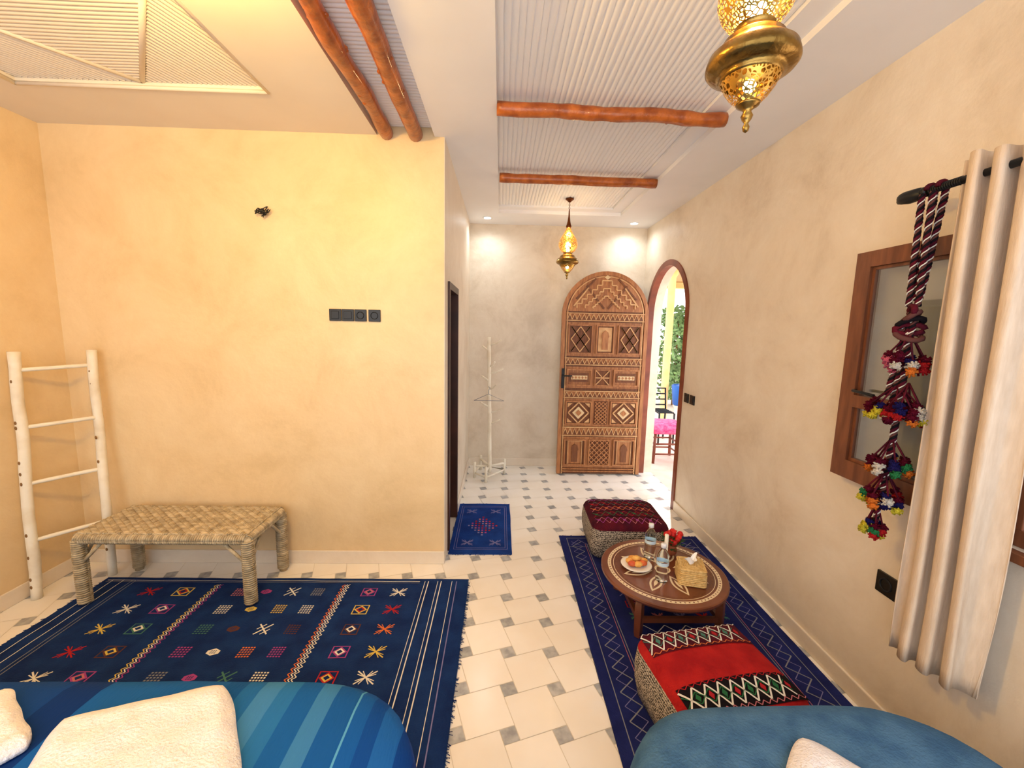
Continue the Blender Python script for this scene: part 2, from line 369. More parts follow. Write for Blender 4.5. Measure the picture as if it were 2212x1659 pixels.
def lantern(x,y,zt,zcz,en,col=(1,.72,.36)):
    e=empty('moroccan_brass_lantern',(x,y,zt))
    b=B()
    b.lathe([(.001,0),(.006,.004),(.008,.012),(.004,.02),(.010,.028),(.013,.036),(.008,.046),(.014,.052),(.024,.058),(.026,.062)],(0,0,0),'brass')
    b.lathe([(.062,.112),(.068,.116),(.064,.121),(.076,.125),(.091,.133),(.097,.141),(.096,.150),(.092,.163),(.082,.172),(.072,.178),(.066,.186),(.064,.194),(.052,.202),(.040,.208),(.036,.216),(.042,.222)],(0,0,0),'brass',48,cap=False)
    b.lathe([(.016,.425),(.02,.43),(.024,.44),(.018,.455),(.012,.48),(.007,.52),(.005,.56),(.003,.58)],(0,0,0),'copper',20)
    top=zcz-zt; b.lathe([(.035,0),(.036,-.006),(.02,-.018),(.006,-.03)],(0,0,top),'copper',24)
    z=.575; i=0
    while z<top-.025:
        pts=[(.006*math.cos(q*pi/4)*(1 if i%2 else 0),.006*math.cos(q*pi/4)*(0 if i%2 else 1),z+.009*math.sin(q*pi/4)) for q in range(9)]
        b.tube(pts,.0015,'copper',5); z+=.013;i+=1
    b.obj('brass_frame',e)
    b=B(); b.lathe([(.026,.062),(.042,.078),(.054,.096),(.062,.112)],(0,0,0),'pierced',40,cap=False)
    pr=[(.042,.222),(.058,.234),(.072,.254),(.081,.28),(.080,.305),(.071,.33),(.056,.355),(.041,.380),(.028,.403),(.018,.425)]
    b.lathe(pr,(0,0,0),'pierced',40,cap=False); b.obj('pierced_body',e)
    b=B(); b.lathe([(.002,.225),(.012,.23),(.014,.252),(.022,.275),(.02,.295),(.01,.308),(.002,.312)],(0,0,0),'bulb',16)
    b.sph((0,0,.10),.014,'bulb'); b.obj('bulb',e)
    l=bpy.data.lights.new('lantern_lamp','POINT'); l.energy=en; l.color=col; l.shadow_soft_size=.03
    lo=bpy.data.objects.new('lantern_lamp',l); lo.location=(0,0,.345); S.collection.objects.link(lo); lo.parent=e
    return e
lantern(.56,1.025,1.9626,ZC+.044,8)
lantern(.56,3.68,1.93,ZC+.044,5)
# small brass ceiling lamp over the sleeping side
b=B(); lx,ly=-.95,1.05
b.lathe([(.07,0),(.072,-.008),(.05,-.02),(.03,-.024),(.022,-.04)],(lx,ly,ZC),'brass',32); b.sph((lx,ly,ZC-.055),(.026,.026,.028),'bulb'); o=b.obj('brass_ceiling_lamp')
l=bpy.data.lights.new('ceiling_lamp_light','POINT'); l.energy=50; l.color=(1,.60,.14); l.shadow_soft_size=.04
lo=bpy.data.objects.new('ceiling_lamp_light',l); lo.location=(lx,ly,ZC-.15); S.collection.objects.link(lo); lo.parent=o

# ------------------------------------------------------------ carved arched door leaf
DX,DY=.605,4.16
b=B(Matrix.Translation((DX,DY,.012))); W=.86;H2=1.63;r=W/2
b.prism(archpts(r,r,0,H2),0.0155,.055,'wd','y')
def archband(b,cx,r0,r1,z0,zs,ya,yb,k,n=24,axis='y'):
    o=[(cx-r0,z0)]+[(cx-r0*math.cos(pi*i/n),zs+r0*math.sin(pi*i/n)) for i in range(n+1)]+[(cx+r0,z0)]
    q=[(cx-r1,z0)]+[(cx-r1*math.cos(pi*i/n),zs+r1*math.sin(pi*i/n)) for i in range(n+1)]+[(cx+r1,z0)]
    m_=len(o)
    for i in range(m_-1): b.prism([o[i],o[i+1],q[i+1],q[i]],ya,yb,k,axis)
archband(b,r,r+.001,r-.035,0,H2,0,.056,'wm'); archband(b,r,r-.045,r-.055,0,H2,.004,.02,'wl')
def rect(x0,x1,z0,z1,y,k): b.box(x0,x1,y,.02,z0,z1,k)
def frame_(x0,x1,z0,z1,w,y,k):
    rect(x0,x1,z0,z0+w,y,k);rect(x0,x1,z1-w,z1,y,k);rect(x0,x0+w,z0+w,z1-w,y,k);rect(x1-w,x1,z0+w,z1-w,y,k)
def bar(p,q,w,y,k):
    p=Vector(p);q=Vector(q);d=(q-p).normalized();n=Vector((-d.y,d.x))*w/2
    b.prism([tuple(p-n),tuple(q-n),tuple(q+n),tuple(p+n)],y,.02,k,'y')
xa,xb=.05,.81
for z0,z1 in((1.575,1.655),(1.135,1.21),(.80,.875),(.405,.50)):
    rect(xa-.01,xb+.01,z0,z1,.006,'wm'); n=16; wz=(xb-xa)/n
    for i in range(n):
        x=xa+i*wz; zz=(z0+z1)/2; h=(z1-z0)*.34
        b.prism([(x+.004,zz-h),(x+wz-.004,zz-h),(x+wz/2,zz+h*.5)],-.002,.008,'wd','y')
        bar((x,zz-h),(x+wz/2,zz+h),.006,-.003,'wl'); bar((x+wz/2,zz+h),(x+wz,zz-h),.006,-.0035,'wl')
    rect(xa-.01,xb+.01,z1-.008,z1,-.004,'wl'); rect(xa-.01,xb+.01,z0,z0+.008,-.004,'wl')
cols=((.065,.31),(.345,.53),(.565,.80))
for z0,z1 in((1.245,1.545),(.92,1.10),(.52,.775),(.085,.375)):
    rect(xa,xb,z0-.018,z1+.018,.0125,'wm')
def lattice(x0,x1,z0,z1,nx,nz,k):
    dx=(x1-x0)/nx;dz=(z1-z0)/nz
    for i in range(nx):
        for j in range(nz):
            bar((x0+i*dx,z0+j*dz),(x0+(i+1)*dx,z0+(j+1)*dz),.009,-.002,k); bar((x0+(i+1)*dx,z0+j*dz),(x0+i*dx,z0+(j+1)*dz),.009,-.003,k)
def diamond(x0,x1,z0,z1,k,k2):
    mx=(x0+x1)/2;mz=(z0+z1)/2;P=[(mx,z0),(x1,mz),(mx,z1),(x0,mz)]
    for i in range(4): bar(P[i],P[(i+1)%4],.012,-.004,k)
    P2=[(mx+(p[0]-mx)*.6,mz+(p[1]-mz)*.6) for p in P]; b.prism(P2,-.002,.02,k2,'y')
    P3=[(mx+(p[0]-mx)*.3,mz+(p[1]-mz)*.3) for p in P]; b.prism(P3,-.008,.02,'wm','y')
def niche(x0,x1,z0,z1,k,k2):
    mx=(x0+x1)/2; rr=(x1-x0)*.22; rect(x0,x1,z0,z1,.007,'wl' if k2=='wm' else 'wm')
    zs=z0+(z1-z0)*.55
    b.prism([(mx-rr,z0+.02),(mx+rr,z0+.02),(mx+rr,zs),(mx+rr*1.3,zs+.02),(mx+rr*.9,zs+.06),(mx,z1-.03),(mx-rr*.9,zs+.06),(mx-rr*1.3,zs+.02),(mx-rr,zs)],-.004,.02,k2,'y')
for c in(cols[0],cols[2]):
    rect(c[0],c[1],1.25,1.54,.01,'wd'); frame_(c[0],c[1],1.25,1.54,.012,-.006,'wm'); lattice(c[0]+.03,c[1]-.03,1.27,1.52,2,2,'wl'); lattice(c[0]+.031,c[1]-.031,1.271,1.519,1,1,'inlay')
rect(cols[1][0],cols[1][1],1.25,1.54,.01,'wd'); frame_(cols[1][0],cols[1][1],1.25,1.54,.014,-.006,'wm'); niche(cols[1][0]+.025,cols[1][1]-.025,1.275,1.515,'wl','wm')
for c in((.065,.32),(.54,.80)):
    frame_(c[0],c[1],.925,1.095,.014,-.006,'wm'); rect(c[0]+.03,c[1]-.03,.965,1.055,.004,'wd'); rect(c[0]+.045,c[1]-.045,.99,1.03,-.002,'inlay')
    for i in range(5):
        x=c[0]+.06+i*(c[1]-c[0]-.12)/4; b.prism([(x-.012,1.01),(x,.995),(x+.012,1.01),(x,1.025)],-.006,0,'wm','y')
rect(.35,.51,.925,1.095,.006,'wd'); lattice(.36,.50,.935,1.085,1,1,'wl'); bar((.36,1.01),(.5,1.01),.01,-.004,'wl'); frame_(.35,.51,.925,1.095,.01,-.006,'wm')
for c in((.065,.335),(.525,.80)):
    rect(c[0],c[1],.525,.77,.01,'wd'); frame_(c[0],c[1],.525,.77,.014,-.008,'wm'); diamond(c[0]+.03,c[1]-.03,.54,.755,'wl','inlay')
    for sx in(0,1):
        for sz in(0,1):
            x=c[0]+.022+(c[1]-c[0]-.044)*sx; z=.547+.2*sz; q=-1 if sx else 1; w_=-1 if sz else 1
            b.prism([(x,z),(x+q*.05,z),(x,z+w_*.045)],-.002,.02,'wl','y')
rect(.36,.50,.525,.77,.01,'wd'); lattice(.37,.49,.535,.76,3,6,'wm')
for c in((.065,.29),(.575,.80)):
    rect(c[0],c[1],.09,.37,.01,'wd'); frame_(c[0],c[1],.09,.37,.014,-.008,'wm'); niche(c[0]+.045,c[1]-.045,.11,.35,'inlay','wd')
    bar((c[0]+.04,.105),(c[0]+.04,.355),.006,-.004,'wl'); bar((c[1]-.04,.105),(c[1]-.04,.355),.006,-.004,'wl'); bar((c[0]+.04,.35),(c[1]-.04,.35),.006,-.0045,'wl')
rect(.32,.545,.09,.37,.01,'wd'); lattice(.33,.535,.10,.36,4,5,'wm'); frame_(.32,.545,.09,.37,.012,-.006,'wm')
for z in(.02,.045): rect(xa,xb,z,z+.012,.002,'wm')
b.prism(archpts(r,r-.06,1.67,1.675),.008,.02,'wm','y')
for s_,k in((1,'wl'),(.72,'wl'),(.45,'wl')):
    hw=.29*s_; zt=1.70+.27*s_; n=6
    for sg in(-1,1):
        px,pz=r+sg*hw,1.70
        for i in range(n):
            nx=r+sg*hw*(1-(i+1)/n); nz=1.70+(zt-1.70)*(i+1)/n
            bar((px,pz),(px,nz),.012,-.004,k); bar((px,nz),(nx,nz),.012,-.0045,k); px,pz=nx,nz
for sg in(-1,1):
    bar((r+sg*.02,1.7),(r+sg*.20,1.92),.018,-.002,'wd'); bar((r+sg*.32,1.72),(r+sg*.18,1.9),.014,-.0035,'wl')
    bar((r+sg*.30,1.79),(r+sg*.11,1.99),.016,-.001,'wd')
b.prism([(r,1.98),(r+.03,2.0),(r,2.025),(r-.03,2.0)],-.004,.02,'inlay','y')
b.box(.012,.04,-.012,.0,.90,1.10,'iron'); b.tube([(.026,-.01,1.03),(.026,-.05,1.03),(.11,-.055,1.03)],.007,'iron',8)
b.obj('door_1')
b=B(); archband(b,AC,AR+.028,AR-.022,0,AS,XR-.012,XR+.05,'archf',32,'x'); b.obj('trim_arch')
b=B(); b.box(XC-.13,XC-.09,2.696,3.154,.01,1.734,'doord')
for z0,z1 in((.15,.8),(.95,1.6)): b.box(XC-.09,XC-.08,2.76,3.08,z0,z1,'doord')
b.sph((XC-.07,2.74,.9),.02,'brass'); b.obj('door_2',bevel=.003)
b=B(); b.box(XC-.14,XC+.012,2.65,2.695,0,1.78,'doord'); b.box(XC-.14,XC+.012,3.155,3.2,0,1.78,'doord'); b.box(XC-.14,XC+.012,2.695,3.155,1.735,1.78,'doord'); b.obj('trim_door')

# ------------------------------------------------------------ window, sash, curtain
b=B(); x0,x1=XR+.02,XR+.09
for a in((.07,1.15,.90,.95),(.07,1.15,1.79,1.84),(.07,.12,.95,1.79),(1.10,1.15,.95,1.79)): b.box(x0,x1,a[0],a[1],a[2],a[3],'frame')
b.box(x0+.01,x1-.02,.58,.62,.95,1.79,'frame'); b.box(x0+.01,x1-.02,.12,.58,1.22,1.26,'frame'); b.box(x0+.03,x0+.035,.12,.58,.95,1.79,'glass')
b.box(XR-.03,XR+.019,.04,1.18,.87,.899,'frame')
for i in range(9):
    y=.15+i*.118; b.tube([(XR+.12,y,.9),(XR+.12,y,1.84)],.006,'iron',6)
    b.tube([(XR+.12,y+.03*math.cos(q),1.05+.03*math.sin(q)) for q in [k*.5 for k in range(13)]],.004,'iron',5)
b.obj('window_1',bevel=.003)
b=B(); xs0,xs1=1.425,1.462; Y0,Y1,z0,z1=1.155,1.69,.92,1.826
for a in((Y0+.065,Y1-.068,z0,z0+.075),(Y0+.065,Y1-.068,z1-.06,z1),(Y0,Y0+.065,z0,z1),(Y1-.068,Y1,z0,z1),(Y0+.065,Y1-.068,1.215,1.265)): b.box(xs0,xs1,a[0],a[1],a[2],a[3],'frame')
for a in((Y0+.065,Y1-.08,z0+.075,z0+.087),(Y0+.065,Y1-.08,z1-.072,z1-.06),(Y1-.08,Y1-.068,z0+.075,z1-.06)): b.box(xs0+.012,xs1-.004,a[0],a[1],a[2],a[3],'frame')
b.box(xs0+.018,xs0+.022,Y0+.06,Y1-.06,z0+.07,z1-.05,'glass')
for z in(1.05,1.7): b.tube([(1.46,1.15,z-.04),(1.46,1.15,z+.04)],.012,'iron',8); b.box(1.46,1.497,1.13,1.16,z-.02,z+.02,'iron')
b.tube([(xs0-.01,1.60,1.285),(xs0-.025,1.60,1.285),(xs0-.03,1.50,1.28)],.006,'iron',8)
b.obj('window_sash',bevel=.003)
XRD,ZR=1.36,1.965
b=B(); b.tube([(XRD,-.3,ZR),(XRD,1.37,ZR)],.011,'iron',12)
for i in range(14): b.sph((XRD,1.27+i*.007,ZR),(.013,.005,.013),'iron',8,5)
b.sph((XRD,1.425,ZR),(.022,.05,.022),'iron',14,10,.15); b.tube([(XRD,1.37,ZR),(XRD,1.385,ZR)],.017,'iron',12)
b.tube([(XRD,1.29,ZR),(1.44,1.29,ZR),(XR,1.29,ZR)],.008,'iron',8)
b.tube([(XR-.008,1.29,ZR),(XR,1.29,ZR)],.028,'iron',14)
b.tube([(XRD,0,ZR),(XR,0,ZR)],.008,'iron',8)
b.obj('curtain_rod')
b=B(); vs=[];fs=[]; nu,nv=130,28
for j in range(nv+1):
    t=j/nv; z=2.02-(2.02-.44)*t
    for i in range(nu+1):
        u=i/nu; yy=1.262-.19*u
        ph=u*2*pi*3.3+.5*noise.noise(Vector((u*3,t*1.3,8)))*4*t
        x=XRD+.040*math.sin(ph)*(1-.3*t)+.028*u+.018*noise.noise(Vector((u*5,t*2,1)))+.02*t*u
        yy+=.012*math.sin(ph*2+1)+.014*t*noise.noise(Vector((u*4,t*1.5,5)))-.004*math.sin(ph)
        vs.append((x,yy,z+.006*math.sin(u*9)*(1-t)))
for j in range(nv):
    for i in range(nu): a=j*(nu+1)+i; fs.append((a,a+1,a+nu+2,a+nu+1))
b.add(vs,fs,'curt',True); o=b.obj('curtain'); md=o.modifiers.new('s','SOLIDIFY'); md.thickness=.003

# pompom tassel hanging
b=B(); xt=1.345
def braid(p,q,r=.0085):
    p=Vector(p);q=Vector(q); L=(q-p).length; n=int(L/.005)
    d=(q-p).normalized(); u=d.cross(Vector((0,1,0)));u.normalize(); w=d.cross(u)
    for ph,k,s in((0,'maroon',.66),(pi*.5,'tk',.66),(pi,'tbr',.5),(pi*1.5,'tw',.24)):
        b.tube([p+(q-p)*i/n+(u*math.cos(i*.8+ph)+w*math.sin(i*.8+ph))*r*(.55 if s>.4 else .95) for i in range(n+1)],r*s,k,5)
def pom(c,r,k):
    # a pompom: small soft ball with radiating yarn tufts
    b.sph(c,(r*.72,r*.72,r*.62),k,10,7,.3,70)
    for _ in range(26):
        d=Vector((random.gauss(0,1),random.gauss(0,1),random.gauss(0,1)*.85)).normalized(); w=d.orthogonal().normalized(); e=Vector(c)+d*r*random.uniform(.95,1.15); s0=Vector(c)+d*r*.4; w2=d.cross(w)
        b.add([s0+w*r*.16,s0-w*r*.08+w2*r*.14,s0-w*r*.08-w2*r*.14,e+w*r*.22,e-w*r*.11+w2*r*.19,e-w*r*.11-w2*r*.19],[(0,1,4,3),(1,2,5,4),(2,0,3,5),(3,4,5)],k,True)
def cluster(y,z,wid,n,seed,cl):
    random.seed(seed)
    for i in range(n):
        a=2*pi*i/n; yy=y+math.cos(a)*wid/2; xx=xt+math.sin(a)*min(.045,wid/2)
        zz=z+random.uniform(-.012,.012)
        pom((xx,yy,zz),.018,cl[i%len(cl)]); pom((xx+random.uniform(-.01,.01),yy+random.uniform(-.012,.012),zz-.018),.016,cl[(i*2+1)%len(cl)]); pom((xx,yy+random.uniform(-.01,.01),zz+.016),.015,['pm','pn','pm'][i%3])
        b.tube([(xt,y,z+.1),(xx,yy,zz+.02)],.003,'maroon',5)
    pom((xt,y,z+.01),.02,'pm')
for dy in(-.018,.016):
    braid((xt-.012,1.345+dy,1.95),(xt,1.35+dy*.9,1.60))
    b.tube([(XRD+.015*math.cos(q),1.345+dy,ZR+.015*math.sin(q)) for q in [k*pi/8 for k in range(0,9)]],.008,'maroon',6)
    braid((XRD+.014,1.345+dy,ZR),(xt+.01,1.35+dy*.5,1.62))
for q in range(5): b.tube([(xt+.022*math.cos(a),1.35+.03*math.cos(a+q),1.585-.02*q+.016*math.sin(a)) for a in [k*.5 for k in range(13)]],.009,['maroon','tbr','tk','maroon','tbr'][q],6)
braid((xt,1.355,1.58),(xt,1.345,1.43)); braid((xt,1.335,1.58),(xt,1.375,1.27)); braid((xt,1.36,1.56),(xt,1.395,1.30)); braid((xt,1.345,1.40),(xt,1.352,1.10)); braid((xt,1.35,1.28),(xt,1.36,.95)); braid((xt,1.36,1.06),(xt,1.372,.85))
cluster(1.345,1.415,.09,7,1,['pr','pk','po','pr','pw','pm','pk']); cluster(1.36,1.245,.16,9,2,['pm','py','pr','po','pw','pm','pr','py']); cluster(1.325,1.25,.09,6,6,['pn','pr','pm','pw']); cluster(1.352,1.06,.09,7,3,['pm','po','pr','pg','pn','pw']); cluster(1.36,.94,.09,7,4,['pg','py','pr','pn','pw','po']); cluster(1.374,.82,.045,5,5,['py','pn','pr','pg','py'])
b.obj('pompom_tassel_hanging')

# ------------------------------------------------------------ switches
def plates(name,axis,ctr,n,sz,gap,kinds):
    b=B()
    for i in range(n):
        o=gap[i]
        if axis=='y':
            x=ctr[0]+o; b.box(x-sz/2,x+sz/2,ctr[1]-.01,ctr[1],ctr[2]-sz/2,ctr[2]+sz/2,'black')
            if kinds[i]=='s':
                b.M=Matrix.Translation((x,ctr[1]-.01,ctr[2]))@Matrix.Rotation(pi/2,4,'X'); b.lathe([(.022,0),(.022,.004),(.018,.004),(.018,-.0)],(0,0,0),'iron',24,cap=False); b.M=Matrix()
            else: b.box(x-.022,x+.022,ctr[1]-.014,ctr[1]-.01,ctr[2]-.022,ctr[2]+.022,'black')
        else:
            y=ctr[1]+o; b.box(ctr[0]-.01,ctr[0],y-sz/2,y+sz/2,ctr[2]-sz/2,ctr[2]+sz/2,'black')
            if kinds[i]=='s':
                b.M=Matrix.Translation((ctr[0]-.01,y,ctr[2]))@Matrix.Rotation(-pi/2,4,'Y'); b.lathe([(.026,0),(.026,.004),(.02,.004),(.02,0)],(0,0,0),'iron',24,cap=False); b.M=Matrix()
            else: b.box(ctr[0]-.014,ctr[0]-.01,y-.022,y+.022,ctr[2]-.022,ctr[2]+.022,'black')
    return b.obj(name,bevel=.002)
plates('wall_switch','y',(-.855,YL,1.555),4,.069,[-.115,-.042,.031,.112],'bbss')
plates('wall_switch','x',(XR,3.2,.978),2,.072,[-.05,.05],'bb')
plates('wall_outlet','x',(XR,1.438,.558),1,.084,[0],'s')
b=B(); random.seed(3)
b.M=Matrix.Translation((-1.36,YL-.002,2.125))@Matrix.Rotation(pi/2,4,'X'); b.lathe([(.014,0),(.014,.003)],(0,0,0),'black',20); b.M=Matrix()
for k in range(5):
    p=Vector((-1.36,YL-.006,2.125)); pts=[]
    for i in range(14): pts.append(tuple(p+Vector((.06*noise.noise(Vector((i*.35,k*3.1,0.5)))+.0026*i,-.012-.03*abs(noise.noise(Vector((i*.4,k,5.5)))),.04*noise.noise(Vector((i*.35,k*2.3,9.5)))-.001*i))))
    b.tube([tuple(p)]+pts,.0028,'black',6)
b.obj('wall_light_wire_stub')

# ------------------------------------------------------------ rugs
def rug(b,x0,x1,y0,y1,k,zf,fr=None,frk='navy'):
    nx=int((x1-x0)/.03);ny=int((y1-y0)/.03); vs=[];fs=[]
    for j in range(ny+1):
        for i in range(nx+1):
            x=x0+(x1-x0)*i/nx;y=y0+(y1-y0)*j/ny
            ex=.008*noise.noise(Vector((y*4,1,0)))*(1 if i in(0,nx) else 0); ey=.008*noise.noise(Vector((x*4,2,0)))*(1 if j in(0,ny) else 0)
            vs.append((x+ex,y+ey,zf(x,y)))
    for j in range(ny):
        for i in range(nx): a=j*(nx+1)+i; fs.append((a,a+1,a+nx+2,a+nx+1))
    b.add(vs,fs,k,True)
    for (p,q) in(((x0,y0),(x1,y0)),((x1,y0),(x1,y1)),((x1,y1),(x0,y1)),((x0,y1),(x0,y0))):
        n=30; v2=[]
        for i in range(n+1):
            x=p[0]+(q[0]-p[0])*i/n;y=p[1]+(q[1]-p[1])*i/n; v2+= [(x,y,.0008),(x,y,zf(x,y))]
        b.add(v2,[(2*i,2*i+2,2*i+3,2*i+1) for i in range(n)],k)
    if fr:
        for side in fr:
            L=(y1-y0) if side in'LR' else (x1-x0); n=int(L/.011)
            for i in range(n):
                t=random.random(); l=random.uniform(.004,.016)
                if side=='L': p=(x0+.004,y0+L*t);q=(x0-l,p[1]+random.uniform(-.008,.008))
                elif side=='R': p=(x1-.004,y0+L*t);q=(x1+l,p[1]+random.uniform(-.008,.008))
                elif side=='T': p=(x0+L*t,y1-.004);q=(p[0]+random.uniform(-.008,.008),y1+l)
                else: p=(x0+L*t,y0+.004);q=(p[0]+random.uniform(-.008,.008),y0-l)
                b.tube([(p[0],p[1],zf(*p)),(q[0],q[1],.003)],.0015,frk,4)
def zfA(x,y): return .007+.0035*noise.noise(Vector((x*3,y*3,0)))+.002*noise.noise(Vector((x*9,y*9,4)))
def up(zf,d=.0016): return lambda x,y: zf(x,y)+d
def bow(b,x,y,w,h,k,z):
    for s in(-1,1):
        b.stroke((x-w,y-h*s),(x+w,y+h*s),.006,k,z)
        b.stroke((x-w*.5,y-h*s),(x+w*.5,y+h*s),.004,k,z)
        b.stroke((x-w*.95,y-h*.5*s),(x+w*.95,y+h*.5*s),.004,k,z)
def dsq(b,x,y,w,h,k1,k2,z):
    b.poly([(x-w,y-h),(x+w,y-h),(x+w,y+h),(x-w,y+h)],k1,z)
    z2=lambda a,c:z(a,c)+.0006; z3=lambda a,c:z(a,c)+.0011
    b.poly([(x-w*.86,y-h*.86),(x+w*.86,y-h*.86),(x+w*.86,y+h*.86),(x-w*.86,y+h*.86)],'navy' if k1!='tgr' else 'indigo',z2)
    b.poly([(x,y-h*.85),(x+w*.85,y),(x,y+h*.85),(x-w*.85,y)],k1,z3); z4=lambda a,c:z(a,c)+.0016; b.poly([(x,y-h*.62),(x+w*.62,y),(x,y+h*.62),(x-w*.62,y)],k2,z4)
    z5=lambda a,c:z(a,c)+.0021; b.poly([(x,y-h*.36),(x+w*.36,y),(x,y+h*.36),(x-w*.36,y)],'navy' if k1!='tgr' else k1,z5)
def gridm(b,x,y,w,h,k,z,n=5):
    for i in range(n):
        for j in range(n):
            cx=x-w+2*w*(i+.5)/n;cy=y-h+2*h*(j+.5)/n; b.poly([(cx-w/n*.62,cy-h/n*.55),(cx+w/n*.62,cy-h/n*.55),(cx+w/n*.62,cy+h/n*.55),(cx-w/n*.62,cy+h/n*.55)],k,z)
def xx(b,x,y,w,h,k,z):
    b.stroke((x-w,y-h),(x+w,y+h),.007,k,z); b.stroke((x-w,y+h),(x+w,y-h),.007,k,z); b.stroke((x-w,y),(x,y+h),.005,k,z); b.stroke((x,y-h),(x+w,y),.005,k,z)
def dia_(b,x,y,w,h,k,k2,z):
    b.poly([(x,y-h),(x+w,y-h*.4),(x+w,y+h*.4),(x,y+h),(x-w,y+h*.4),(x-w,y-h*.4)],k,z); z2=lambda a,c:z(a,c)+.0007
    gridm(b,x,y,w*.5,h*.5,k2,z2,3)
b=B(); rug(b,-2.26,-.165,.95,2.32,'navy',zfA,'LR','navy'); z=up(zfA)
for x,wd in((-.235,.005),(-.262,.003),(-.325,.005),(-.345,.003),(-.40,.005),(-.42,.003)):
    b.stroke((x,.97),(x,2.295),wd,'tlv' if x>-.26 else 'tw',z)
for x in(-2.08,-2.10,-2.15,-2.21): b.stroke((x,.97),(x,2.295),.004,'tw' if x<-2.12 else 'tgr',z)
b.stroke((-2.24,2.292),(-.45,2.292),.004,'tw',z); b.stroke((-2.24,2.278),(-.45,2.278),.003,'tgr',z)
random.seed(11)
rows=[2.19-.145*i for i in range(9)]
bc=['tw','tr','to','ty','tw','tgr','tpk','ty','to']; dc=[('tp','tpk'),('ty','tr'),('tbr','tw'),('tp','tw'),('tr','ty'),('tg','tw'),('tp','tw'),('tbr','ty'),('tr','tw')]
for i,y in enumerate(rows):
    bow(b,-.55,y,.042,.034,bc[i],z); dsq(b,-.715,y,.040,.036,*dc[i],z)
    gridm(b,-1.0,y,.032,.034,['tgr','tw','tbr','tp','tw','tgr','tpk','tw','tg'][i],z)
    (xx if i%2==0 else lambda *a:gridm(*a))(b,-1.14,y,.032,.034,['tw','ty','tw','to','tg','tw','tr','tgr','tw'][i],z)
    dia_(b,-1.285,y+.0,.028,.022,['tp','ty','tbr','tw','tp','ty','tr','tg','tw'][i],'navy',z)
    gridm(b,-1.43,y,.036,.034,['tpk','tw','tg','tp','tgr','tw','tpk','ty','tw'][i],z)
    dsq(b,-1.74,y,.043,.036,*dc[(i*2+1)%9],z); bow(b,-1.92,y,.042,.034,bc[(i*3+1)%9],z)
for x0,k1,k2 in((-.865,'to','tw'),(-1.585,'ty','tp')):
    y=.97;i=0
    while y<2.25:
        for q,k in((-.014,k1),(0,'tw'),(.014,k2)):
            sgn=1 if i%2 else -1
            b.stroke((x0+q-sgn*.008,y),(x0+q+sgn*.008,y+.014),.004,k,z)
        y+=.014;i+=1
b.obj('flatweave_rug_navy')

def zfB(x,y): return .007+.003*noise.noise(Vector((x*3,y*3,7)))+.002*noise.noise(Vector((x*8,y*8,4)))
b=B(); rug(b,.45,1.462,.9,2.86,'indigo',zfB,'TB','indigo'); z=up(zfB)
def zig(b,p,q,amp,step,w,k,z,ph=0):
    p=Vector(p);q=Vector(q);d=q-p;L=d.length;d/=L;n=Vector((-d.y,d.x)); m_=int(L/step); prev=None
    for i in range(m_+1):
        c=p+d*step*i+n*amp*(1 if (i+ph)%2 else -1)
        if prev is not None: b.stroke(prev,c,w,k,z)
        prev=c
for x,sg in((.5,1),(1.41,-1)):
    b.stroke((x,.95),(x,2.82),.004,'tgr',z); b.stroke((x+sg*.13,.95),(x+sg*.13,2.74),.004,'tgr',z)
    b.stroke((x+sg*.118,.95),(x+sg*.118,2.74),.003,'tpk',z)
    zig(b,(x+sg*.06,.95),(x+sg*.06,2.8),.036,.065,.005,'tgr',z,0)
    zig(b,(x+sg*.06,.95),(x+sg*.06,2.8),.036,.065,.003,'tlv',z,1)
for y in(2.82,2.70): b.stroke((.5,y),(1.41,y),.004,'tgr',z)
zig(b,(.52,2.76),(1.4,2.76),.035,.06,.004,'tlv',z,0)
y=1.05;i=0
while y<2.66:
    k=['tgr','tr','tlv','tpk','tw'][i%5]
    if i%3==0: zig(b,(.70,y),(1.24,y),.026,.055,.005,k,z)
    elif i%3==1:
        for x in(.74,.86,.98,1.10,1.20): bow(b,x,y,.03,.024,['tgr','tr','tg','tpk','tlv'][(i+int(x*10))%5],z)
    else:
        for x in(.76,.97,1.18): dsq(b,x,y,.045,.028,'tr' if i%2 else 'tg','tgr',z)
    y+=.095;i+=1
b.obj('flatweave_rug_indigo')
def zfC(x,y): return .007+.003*noise.noise(Vector((x*5,y*5,17)))
b=B(); rug(b,-.325,.10,2.605,3.40,'matblue',zfC,'TB','matblue'); z=up(zfC)
for a in((-.295,.07,2.66,3.35),(-.28,.055,2.68,3.33)):
    for p,q in(((a[0],a[2]),(a[1],a[2])),((a[1],a[2]),(a[1],a[3])),((a[1],a[3]),(a[0],a[3])),((a[0],a[3]),(a[0],a[2]))): b.stroke(p,q,.003,'tlv',z)
for i in range(-4,5):
    n=4-abs(i)
    for j in range(-n,n+1): b.poly([(-.112+j*.026-.007,3.0+i*.036-.009),(-.112+j*.026+.007,3.0+i*.036-.009),(-.112+j*.026+.007,3.0+i*.036+.009),(-.112+j*.026-.007,3.0+i*.036+.009)],['tr','tlv','tpk','tp','tr'][(i+j)%5],z)
for x in(-.21,-.015):
    for y in(2.75,3.25): bow(b,x,y,.04,.035,'tlv',z)
b.obj('small_woven_mat')

